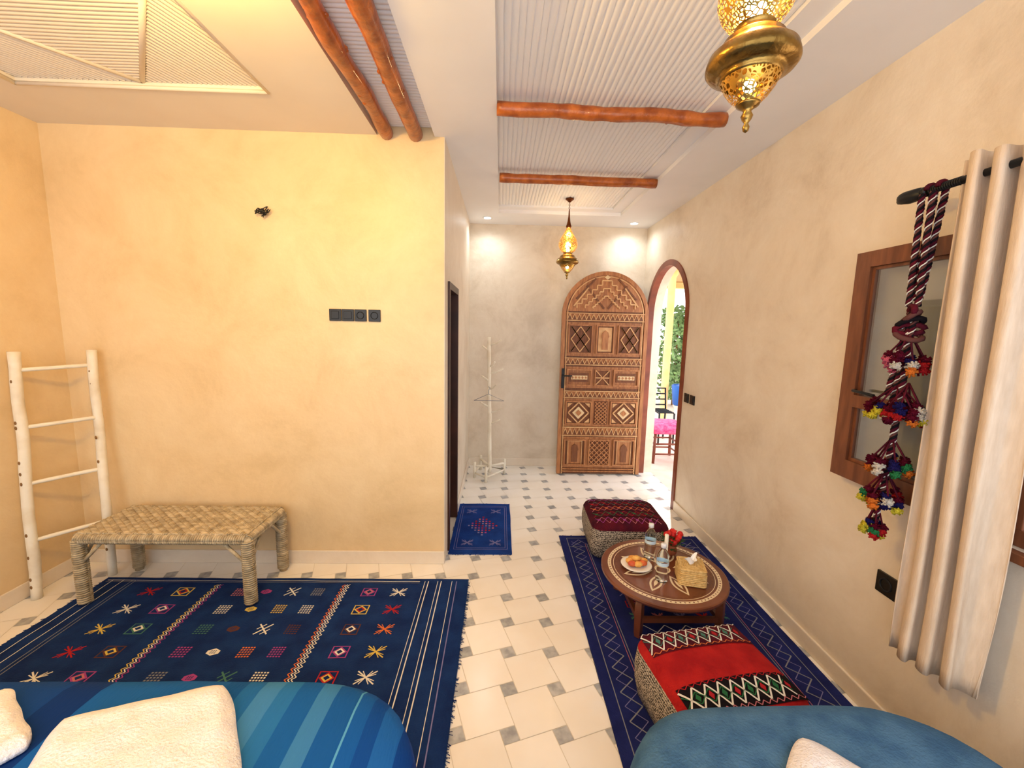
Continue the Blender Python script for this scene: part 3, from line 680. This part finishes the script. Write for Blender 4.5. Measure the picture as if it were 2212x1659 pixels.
# ------------------------------------------------------------ poufs, beds
def rrect(a,bb,rc,n=10):
    out=[]
    for cx,cy,a0 in((a-rc,bb-rc,0),(-a+rc,bb-rc,pi/2),(-a+rc,-bb+rc,pi),(a-rc,-bb+rc,1.5*pi)):
        for i in range(n): t=a0+pi/2*i/(n-1); out.append((cx+rc*math.cos(t),cy+rc*math.sin(t)))
    full=[]
    for i in range(len(out)):
        p=out[i];q=out[(i+1)%len(out)]; full.append(p); d=math.hypot(q[0]-p[0],q[1]-p[1]); m_=int(d/.05)
        for k in range(1,m_): full.append((p[0]+(q[0]-p[0])*k/m_,p[1]+(q[1]-p[1])*k/m_))
    return full
def mound(b,a,bb,rc,prof,k,ktop=None,topidx=99,nz=0,nf=6,seed=0):
    R_=rrect(a,bb,rc); n=len(R_); vs=[]
    for s,z in prof:
        for x,y in R_:
            if s<=0: X,Y=x*(-s),y*(-s)
            else: X,Y=x*(a-s)/a,y*(bb-s)/bb
            q=noise.noise(Vector((X*nf+seed,Y*nf,z*nf)))*nz if nz else 0
            q2=noise.noise(Vector((X*nf+seed,Y*nf+9,z*nf)))*nz if nz else 0
            vs.append((X*(1+q2*.5),Y*(1+q2*.5),max(.012,z+q)))
    base=len(b.v); b.v+=[b.M@Vector(p) for p in vs]
    for j in range(len(prof)-1):
        ii=b.mi(ktop if (ktop and j>=topidx) else k)
        for i in range(n): b.f.append([base+j*n+i,base+j*n+(i+1)%n,base+(j+1)*n+(i+1)%n,base+(j+1)*n+i]); b.m.append(ii); b.sm.append(True)
    i=b.mi(ktop or k); b.f.append([base+(len(prof)-1)*n+q for q in range(n)]); b.m.append(i); b.sm.append(True)
    b.f.append([base+q for q in range(n)][::-1]); b.m.append(i); b.sm.append(False)
def pouf(cx,cy,rot,a,bb,h,top,style):
    b=B(Matrix.Translation((cx,cy,.012))@Matrix.Rotation(rot,4,'Z'))
    prof=[(.03,0),(.006,.02),(-1.03,h*.35),(-1.04,h*.6),(-1.01,h*.86),(-.97,h*.95),(-.9,h*1.0),(-.75,h*1.04),(-.5,h*1.07),(-.25,h*1.085),(-.05,h*1.09)]
    mound(b,a,bb,.07,prof,'side',top,4,0)
    P=[(1.01,h*.86),(.97,h*.95),(.9,h),(.75,h*1.04),(.5,h*1.07),(.25,h*1.085),(0,h*1.09)]
    def zf(x,y):
        s=min(1.01,max(abs(x)/a,abs(y)/bb))
        for i in range(len(P)-1):
            if P[i+1][0]<=s<=P[i][0]: t=(s-P[i+1][0])/(P[i][0]-P[i+1][0]); return P[i+1][1]+(P[i][1]-P[i+1][1])*t+.003
        return P[-1][1]+.003
    if style==2:
        w=a*.93; zz=lambda x,y:zf(x,y)+.0025
        def band(y0,y1,k):
            n=14;m_=4
            for i in range(n):
                for j in range(m_):
                    X0=-w+2*w*i/n;X1=-w+2*w*(i+1)/n;Y0=y0+(y1-y0)*j/m_;Y1=y0+(y1-y0)*(j+1)/m_
                    b.poly([(X0,Y0),(X1,Y0),(X1,Y1),(X0,Y1)],k,zf)
        def diab(yc,am,cl,w0=.006):
            for ph in(0,1): zig(b,(-w,yc),(w,yc),am,.05,w0,cl[0],zz,ph)
            for ph in(0,1): zig(b,(-w,yc),(w,yc),am*.55,.05,w0*.6,cl[1],zz,ph)
            x=-w+.05;i=0
            while x<w-.02:
                b.poly([(x-.010,yc),(x,yc-am*.4),(x+.010,yc),(x,yc+am*.4)],cl[1+i%2],zz); x+=.05;i+=1
        band(bb*.36,bb*.9,'maroon'); diab(bb*.63,bb*.21,['tw','tg','tr'],.005); zig(b,(-w,bb*.86),(w,bb*.86),.006,.014,.003,'tw',zz); zig(b,(-w,bb*.40),(w,bb*.40),.005,.014,.003,'to',zz)
        band(-bb*.84,-bb*.32,'tk'); diab(-bb*.58,bb*.19,['tw','tgn','tr'],.006); zig(b,(-w,-bb*.36),(w,-bb*.36),.006,.014,.003,'tr',zz); zig(b,(-w,-bb*.80),(w,-bb*.80),.006,.014,.003,'tpk',zz)
    else:
        for j,yc in enumerate([bb*q for q in(-.72,-.36,0,.36,.72)]):
            z=zf; cl=[('tpk','tp'),('tr','tgn'),('tpk','to'),('tg','tr'),('tgr','tp')][j]
            for ph in(0,1): zig(b,(-a*.9,yc),(a*.9,yc),bb*.14,.042,.004,cl[ph],z,ph)
            b.stroke((-a*.92,yc+bb*.18),(a*.92,yc+bb*.18),.006,'tk',z)
            x=-a*.82
            while x<a*.85: b.poly([(x,yc-.012),(x+.012,yc),(x,yc+.012),(x-.012,yc)],cl[1],lambda x,y:zf(x,y)+.001); x+=.084
    return b.obj('kilim_pouf')
pouf(.875,2.73,-.03,.25,.225,.245,'maroon',1)
pouf(.835,1.385,.16,.235,.215,.25,'red',2)

def bed(name,x0,x1,y0,y1,h,rc,k,seed):
    b=B(Matrix.Translation(((x0+x1)/2,(y0+y1)/2,0)))
    a,bb=(x1-x0)/2,(y1-y0)/2
    prof=[(.001,.015),(.001,h*.3),(.003,h*.6),(.008,h*.8),(.02,h*.9),(.045,h*.955),(.09,h*.985),(.16,h),(.26,h),(-.6,h),(-.3,h),(-.05,h)]
    mound(b,a,bb,rc,prof,k,None,99,.007,5,seed)
    return b.obj(name)
bed('bed_striped_blanket',-2.2,-.165,-1.1,1.14,.497,.32,'blanket',3)
bed('bed_blue_blanket',.31,1.29,-1.1,1.055,.497,.26,'teal',8)
def towel(pts,z0,h,nm='folded_towel'):
    b=B(); P=[Vector((p[0],p[1])) for p in pts]
    N_=40; vs=[];fs=[]
    for lay in(0,1):
        for j in range(N_+1):
            for i in range(N_+1):
                u=i/N_;v=j/N_
                p=(P[0]*(1-u)+P[1]*u)*(1-v)+(P[3]*(1-u)+P[2]*u)*v
                cc=(P[0]+P[1]+P[2]+P[3])/4; k_=(abs(2*u-1)**6)*(abs(2*v-1)**6); p=p+(cc-p)*.07*k_
                p=p+Vector((.007*noise.noise(Vector((u*4,v*4,z0+3))),.007*noise.noise(Vector((u*4,v*4,8)))))
                e=min(u,1-u,v,1-v)
                rise=math.sin(min(1,e*8)*pi/2)
                zz=z0+((h*.35+h*.65*rise)+.010*rise*noise.noise(Vector((p.x*8,p.y*8,1)))+.004*rise*noise.noise(Vector((p.x*25,p.y*25,1))) if lay else 0)
                vs.append((p.x,p.y,zz))
    n1=(N_+1)**2
    for j in range(N_):
        for i in range(N_):
            a=j*(N_+1)+i; fs.append((a+n1,a+1+n1,a+N_+2+n1,a+N_+1+n1)); fs.append((a,a+N_+1,a+N_+2,a+1))
    for i in range(N_):
        for a,c in((i,i+1),((N_)*(N_+1)+i+1,(N_)*(N_+1)+i),((i+1)*(N_+1),i*(N_+1)),(i*(N_+1)+N_,(i+1)*(N_+1)+N_)): fs.append((a,c,c+n1,a+n1))
    b.add(vs,fs,'towel',True); return b.obj(nm)
towel([(-.93,.62),(-.40,.60),(-.73,1.055),(-1.08,.94)],.503,.036)
towel([(-1.45,.72),(-1.17,.78),(-1.07,.885),(-1.31,1.045)],.503,.03)
towel([(.46,.60),(.76,.30),(1.06,.60),(.76,.905)],.503,.03)

# ------------------------------------------------------------ round table + contents
TX,TY,TZ=.88,2.04,.25
b=B(); b.lathe([(.288,-.03),(.312,-.026),(.319,-.015),(.319,-.004),(.314,0),(.001,0)],(TX,TY,TZ),'tabw',64,smooth=False)
zt=lambda d:(lambda x,y:TZ+d)
def annulus(r0,r1,k,d,n=64):
    for i in range(n):
        a=2*pi*i/n;c=2*pi*(i+1)/n; b.poly([(TX+r0*math.cos(a),TY+r0*math.sin(a)),(TX+r1*math.cos(a),TY+r1*math.sin(a)),(TX+r1*math.cos(c),TY+r1*math.sin(c)),(TX+r0*math.cos(c),TY+r0*math.sin(c))],k,zt(d))
annulus(.266,.284,'cream',.0008)
for i in range(80):
    a=2*pi*i/80; x,y=TX+.275*math.cos(a),TY+.275*math.sin(a); b.poly([(x-.005,y),(x,y-.005),(x+.005,y),(x,y+.005)],'tabw',zt(.0014))
annulus(.252,.255,'cream',.0008); annulus(.236,.243,'wd',.0006)
for i in range(8):
    a=2*pi*i/8+.2
    def leafp(l0,l1,w):
        P=[]
        for s in range(13):
            t=s/12; P.append((l0+(l1-l0)*t,w*math.sin(pi*t)))
        for s in range(11,0,-1):
            t=s/12; P.append((l0+(l1-l0)*t,-w*math.sin(pi*t)))
        return [(TX+x*math.cos(a)-y*math.sin(a),TY+x*math.sin(a)+y*math.cos(a)) for x,y in P]
    b.poly(leafp(.06,.225,.030),'cream',zt(.0008)); b.poly(leafp(.078,.208,.020),'tabw',zt(.0014)); b.poly(leafp(.10,.18,.009),'cream',zt(.002))
annulus(.0005,.04,'cream',.0008); annulus(.0005,.022,'tabw',.0014)
for sx in(-1,1):
    for sy in(-1,1):
        x,y=TX+.2*sx+.02,TY+.19*sy; b.tube([(x,y,.012),(x,y,.04),(x,y,.13),(x,y,TZ-.03)],[.018,.022,.024,.022],'tabw',4,smooth=False)
for q in(-1,1):
    b.box(TX-.18,TX+.22,TY+.19*q-.01,TY+.19*q+.01,.09,.115,'tabw'); b.box(TX+.02+.2*q-.01,TX+.02+.2*q+.01,TY-.18,TY+.18,.09,.115,'tabw')
    b.box(TX-.18,TX+.22,TY+.19*q-.012,TY+.19*q+.012,.185,.222,'tabw'); b.box(TX+.02+.2*q-.012,TX+.02+.2*q+.012,TY-.178,TY+.178,.185,.222,'tabw')
b.obj('round_inlaid_table')
TT=TZ+.0025
def bottle(x,y):
    b=B(); b.lathe([(.026,0),(.030,.004),(.031,.02),(.029,.03),(.031,.04),(.029,.05),(.031,.06),(.030,.07),(.030,.115),(.031,.12),(.030,.135),(.022,.155),(.012,.168),(.011,.178)],(x,y,TT),'pet',28)
    b.lathe([(.0306,.088),(.0306,.106)],(x,y,TT),'water',28,cap=False); b.lathe([(.014,.176),(.014,.194),(.013,.196)],(x,y,TT),'cap',18); b.obj('water_bottle')
bottle(.85,2.155); bottle(.835,1.94)
b=B(); px,py=.745,2.06; b.lathe([(.04,0),(.045,.004),(.078,.014),(.081,.016),(.077,.018),(.045,.008),(.001,.007)],(px,py,TT),'plate',40); b.obj('plate')
b=B(); random.seed(2)
for i,(dx,dy,k) in enumerate(((-.03,.01,'pastry'),(-.01,.033,'pastry'),(.02,.02,'apple'),(.028,-.015,'apple'),(0,-.025,'pastry'),(-.028,-.02,'apple'),(.04,.01,'pastry'),(0,.005,'pastry'))):
    b.sph((px+dx,py+dy,TT+.028+(.016 if i==7 else 0)),(.025,.017,.015),k,12,8,.2,40)
b.obj('pastries_and_fruit')
b=B(Matrix.Translation((.985,1.945,TT))@Matrix.Rotation(-.25,4,'Z'))
for i in range(9):
    s=.062-(.003 if i>6 else 0); R_=rrect(s,s,.012,4); b.tube([(p[0],p[1],.005+i*.009) for p in R_]+[(R_[0][0],R_[0][1],.005+i*.009)],.0055,'straw',6,cap=False)
for i in range(6):
    s=.060-i*.008; R_=rrect(s,s,.008,4); b.tube([(p[0],p[1],.082) for p in R_]+[(R_[0][0],R_[0][1],.082)],.0048,'straw',6,cap=False)
b.box(-.058,.058,-.058,.058,.001,.08,'straw')
b.obj('straw_tissue_box')
b=B(Matrix.Translation((.985,1.945,TT+.087))@Matrix.Rotation(.5,4,'Z')); vs=[];fs=[]
for j in range(8):
    for i in range(25):
        a=2*pi*i/24; t=j/7; rr=.012+.022*t*(1+.5*math.sin(a*3)); vs.append((rr*math.cos(a)*1.2,rr*math.sin(a)*.5,.045*t+.012*t*math.sin(a*2+1)-.012*(t**3)))
for j in range(7):
    for i in range(24): a=j*25+i; fs.append((a,a+1,a+26,a+25))
b.add(vs,fs,'tissue',True); b.obj('tissue_paper')
b=B(); fx,fy=.985,2.19; b.lathe([(.022,0),(.03,.01),(.033,.03),(.026,.045),(.03,.05)],(fx,fy,TT),'clay',20)
random.seed(5)
for i in range(90):
    a=random.uniform(0,2*pi);r_=random.uniform(.01,.06);z=TT+random.uniform(.045,.11); x=fx+r_*math.cos(a);y=fy+r_*math.sin(a); d=Vector((math.cos(a),math.sin(a),random.uniform(0,.8)))*.028; w=Vector((-math.sin(a),math.cos(a),0))*.009
    c=Vector((x,y,z)); b.add([c-d*.5,c+w,c+d*.6,c-w],[(0,1,2,3)],'leaf')
for i in range(20):
    a=random.uniform(0,2*pi);r_=random.uniform(0,.065); c=(fx+r_*math.cos(a),fy+r_*math.sin(a),TT+random.uniform(.075,.135)); b.sph(c,.015,'petal',10,6,.6,70)
    b.tube([(fx,fy,TT+.04),c],.0015,'leaf',4)
b.obj('potted_red_flowers')
b=B(); b.lathe([(.02,0),(.022,.004),(.011,.01),(.0105,.012),(.0105,.15),(.008,.152)],(.925,2.12,TT),'wax',16); b.tube([(.925,2.12,TT+.15),(.925,2.12,TT+.16)],.001,'black',4); b.obj('white_candle')

# ------------------------------------------------------------ woven bench
b=B(); bx0,bx1,by0,by1,bz=-2.2,-1.27,2.05,2.45,.392
legs=[(bx0+.035,by0+.035),(bx1-.035,by0+.035),(bx1-.035,by1-.035),(bx0+.035,by1-.035)]
for x,y in legs:
    b.tube([(x,y,0.016 if y<2.3 else 0.002),(x,y,bz-.01)],.022,'rope',10)
    n=30
    for i in range(n):
        z=.022+i*(bz-.04)/n; b.tube([(x+.027*math.cos(a*pi/5),y+.027*math.sin(a*pi/5),z+.0006*a) for a in range(11)],.0065,'rope',5)
R_=[(bx0+.03,by0+.03),(bx1-.03,by0+.03),(bx1-.03,by1-.03),(bx0+.03,by1-.03)]
for i in range(4):
    p=Vector(R_[i]+(bz-.016,));q=Vector(R_[(i+1)%4]+(bz-.016,)); b.tube([p,q],.016,'rope',10)
    L=(q-p).length;n=int(L/.0115); d=(q-p)/L; s=d.cross(Vector((0,0,1)))
    for k in range(n):
        c=p+d*(k+.5)*.0115
        b.tube([c+(s*math.cos(a*pi/5)+Vector((0,0,math.sin(a*pi/5))))*.022 for a in range(11)],.0058,'rope',5)
    for e,sg in((p,1),(q,-1)): b.tube([e+Vector((0,0,-.15)),e+d*sg*.13+Vector((0,0,-.015))],.009,'rope',7)
# twill-woven top: cords float over and dive under, one step further each row
nr,nc=32,66
dx_=(bx1-bx0-.06)/nc; dy_=(by1-by0-.06)/nr
for j in range(nr):
    y=by0+.03+dy_*(j+.5); P=[]
    for i in range(nc*2+1):
        x=bx0+.03+dx_*i/2; ph=((i/2+j)%6)/6*2*pi; P.append((x,y,bz+.006+.0065*max(-1,min(1,1.6*math.sin(ph)))))
    b.tube(P,.0062,'rope',5)
for i in range(nc):
    x=bx0+.03+dx_*(i+.5); P=[]
    for k in range(nr*2+1):
        y=by0+.03+dy_*k/2; ph=((i+.5+k/2-.5)%6)/6*2*pi; P.append((x,y,bz+.006-.0065*max(-1,min(1,1.6*math.sin(ph)))))
    b.tube(P,.0062,'rope',5)
b.obj('woven_rope_bench')

b=B()
def rough(p,q,r,seed,k='pale',amp=.012,n=26,seg=9):
    p=Vector(p);q=Vector(q); b.tube([p+(q-p)*i/n+Vector((noise.noise(Vector((i*.15,seed,0))),noise.noise(Vector((i*.15,seed,5))),0))*amp*math.sin(pi*i/n) for i in range(n+1)],[r*(1+.12*noise.noise(Vector((i*.6,seed,8)))) for i in range(n+1)],k,seg)
l0,l1=Vector((-2.475,2.14,.0)),Vector((-2.49,2.20,1.325)); r0_,r1_=Vector((-2.275,2.36,0)),Vector((-2.33,2.44,1.325))
rough(l0,l1,.024,1,amp=.016); rough(r0_,r1_,.023,2,amp=.018)
for z in(1.23,.93,.63,.32):
    t=z/1.325; rough(l0+(l1-l0)*t,r0_+(r1_-r0_)*t+Vector((0,0,.01)),.011,z*10,amp=.006,n=10)
random.seed(9)
for i in range(20):
    A,C=((l0,l1),(r0_,r1_))[i%2]; t=random.uniform(.05,.98); c=A+(C-A)*t+Vector((.0,-.0225,0)); b.sph(c,(.007,.003,.010),'bark',8,5)
b.obj('wooden_ladder')

b=B(); cx,cy=-.09,4.08
rough((cx,cy,.05),(cx-.025,cy,1.41),.02,21,amp=.02)
for i,(z,a,l) in enumerate(((1.33,.3,.1),(1.27,2.9,.09),(1.12,1.2,.1),(1.05,.1,.12),(.98,3.6,.1),(.90,5.3,.1),(.72,2.7,.11),(.66,5.9,.12),(.55,.4,.1))):
    b.tube([(cx-.02*z/1.4,cy,z),(cx+l*.5*math.cos(a),cy-l*.3*abs(math.sin(a)),z+.02),(cx+l*math.cos(a),cy-l*abs(math.sin(a)),z+.055)],[.011,.009,.008],'pale',7)
for fx_,fy_ in((-.15,-.03),(.15,.08),(-.10,.2),(-.03,-.17)):
    b.tube([(cx+fx_,cy+fy_,0),(cx+fx_,cy+fy_,.16)],.014,'pale',8); b.tube([(cx,cy,.11),(cx+fx_,cy+fy_,.12)],.012,'pale',8)
b.tube([(cx-.15,cy-.03,.05),(cx-.03,cy-.17,.05),(cx+.15,cy+.08,.05),(cx-.1,cy+.2,.05),(cx-.15,cy-.03,.05)],.009,'pale',7)
b.obj('branch_coat_stand')
b=B(); b.tube([(cx-.16,cy-.10,.80),(cx-.02,cy-.10,.865),(cx+.13,cy-.10,.80),(cx-.16,cy-.10,.80)],.0025,'tgr',6); b.tube([(cx-.02,cy-.10,.865),(cx-.02,cy-.10,.9),(cx-.005,cy-.095,.925),(cx-.025,cy-.08,.935)],.0025,'tgr',6); b.obj('coat_hanger')

# ------------------------------------------------------------ outside
b=B(); b.box(XR+WT,14,-4,18,-.12,-.005,'terr'); b.obj('terrace_ground')
b=B()
for x,y in((2.54,6.3),(4.6,9.2),(2.2,9.3)): b.lathe([(.08,0),(.08,.1),(.055,.12),(.055,2.3),(.08,2.35),(.08,2.45)],(x,y,-.005),'ocol',20)
b.box(1.9,4.7,6.2,6.4,2.44,2.56,'ocol'); b.box(1.9,4.7,9.1,9.3,2.44,2.56,'ocol')
for i in range(64): b.tube([(1.8+i*.043,4.9,2.58),(1.8+i*.043,9.6,2.58)],.018,'reed',5)
b.obj('pergola')
b=B(); random.seed(4)
for i in range(9000):
    c=Vector((random.uniform(3.3,6),random.uniform(8.0,8.8),random.uniform(.3,2.0))); c.z-=.35*max(0,noise.noise(c*1.5)); d=Vector((random.gauss(0,1),random.gauss(0,1),random.gauss(0,1))).normalized()*.05; w=d.cross(Vector((random.random(),1,random.random()))).normalized()*.03
    b.add([c-d,c+w,c+d,c-w],[(0,1,2,3)],'hedge')
for i in range(16): b.tube([(3.4+i*.16,8.4,0),(3.4+i*.16+random.uniform(-.1,.1),8.4,1.8)],.02,'bark',6)
b.obj('garden_hedge')
b=B(); b.box(1.75,9,13,13.2,0,1.3,'pinkw'); b.obj('garden_wall')
b=B(); sx,sy=1.935,4.75
for dx in(-.16,.16):
    for dy in(-.16,.16): b.tube([(sx+dx,sy+dy,-.004),(sx+dx*.9,sy+dy*.9,.40)],.018,'archf',8)
for z in(.1,.22):
    for s in(-1,1): b.tube([(sx-.15,sy+.15*s,z),(sx+.15,sy+.15*s,z)],.01,'archf',6); b.tube([(sx+.15*s,sy-.15,z),(sx+.15*s,sy+.15,z)],.01,'archf',6)
b.M=Matrix.Translation((sx,sy,.33)); mound(b,.2,.2,.05,[(.02,0),(-1.02,.03),(-1.02,.08),(-.95,.115),(-.6,.13),(-.1,.135)],'pink',None,99,.01,14); b.M=Matrix(); b.obj('stool_with_pink_cushion')
b=B(); b.lathe([(.12,0),(.12,.05),(.05,.08),(.05,.36),(.08,.40)],(2.7,6.15,-.005),'pinkw',20); b.lathe([(.05,.40),(.08,.42),(.10,.62),(.11,.70),(.095,.72),(.085,.69)],(2.7,6.15,-.005),'blue',24)
b.obj('blue_planter')
b=B()
for s in(0,1):
    x=2.12+.2*s
    b.tube([(x,5.35,0),(x,5.37,.42),(x,5.67,.42),(x,5.70,0)],.012,'iron',6); b.tube([(x,5.67,.42),(x,5.73,.72)],.012,'iron',6)
for i in range(6): b.tube([(2.12,5.39+i*.055,.43),(2.32,5.39+i*.055,.43)],.01,'iron',5)
for i in range(4): b.tube([(2.12,5.68+i*.014,.49+i*.075),(2.32,5.68+i*.014,.49+i*.075)],.01,'iron',5)
b.obj('iron_garden_chair')

# ------------------------------------------------------------ light
w=bpy.data.worlds.new('world'); S.world=w; w.use_nodes=True; bg=w.node_tree.nodes['Background']; bg.inputs['Color'].default_value=(.97,.98,1,1); bg.inputs['Strength'].default_value=3.0
l=bpy.data.lights.new('sun','SUN'); l.energy=5; l.angle=.02; l.color=(1,.95,.86); o=bpy.data.objects.new('sun',l); S.collection.objects.link(o)
o.rotation_euler=Vector((.35,.9,1.7)).to_track_quat('Z','Y').to_euler()

# camera
f_,p_,y_,r_=900.1,.1330,.0290,.0222
F=Vector((math.sin(y_)*math.cos(p_),math.cos(y_)*math.cos(p_),-math.sin(p_))); r0=Vector((math.cos(y_),-math.sin(y_),0)); u0=r0.cross(F)
rt=r0*math.cos(r_)+u0*math.sin(r_); upv=-r0*math.sin(r_)+u0*math.cos(r_)
cam=bpy.data.cameras.new('camera'); cam.sensor_width=36; cam.lens=f_/2212*36; cam.clip_start=.02
co=bpy.data.objects.new('camera',cam); S.collection.objects.link(co)
mm=Matrix((rt,upv,-F)).transposed().to_4x4(); mm.translation=(0,0,1.5); co.matrix_world=mm; S.camera=co
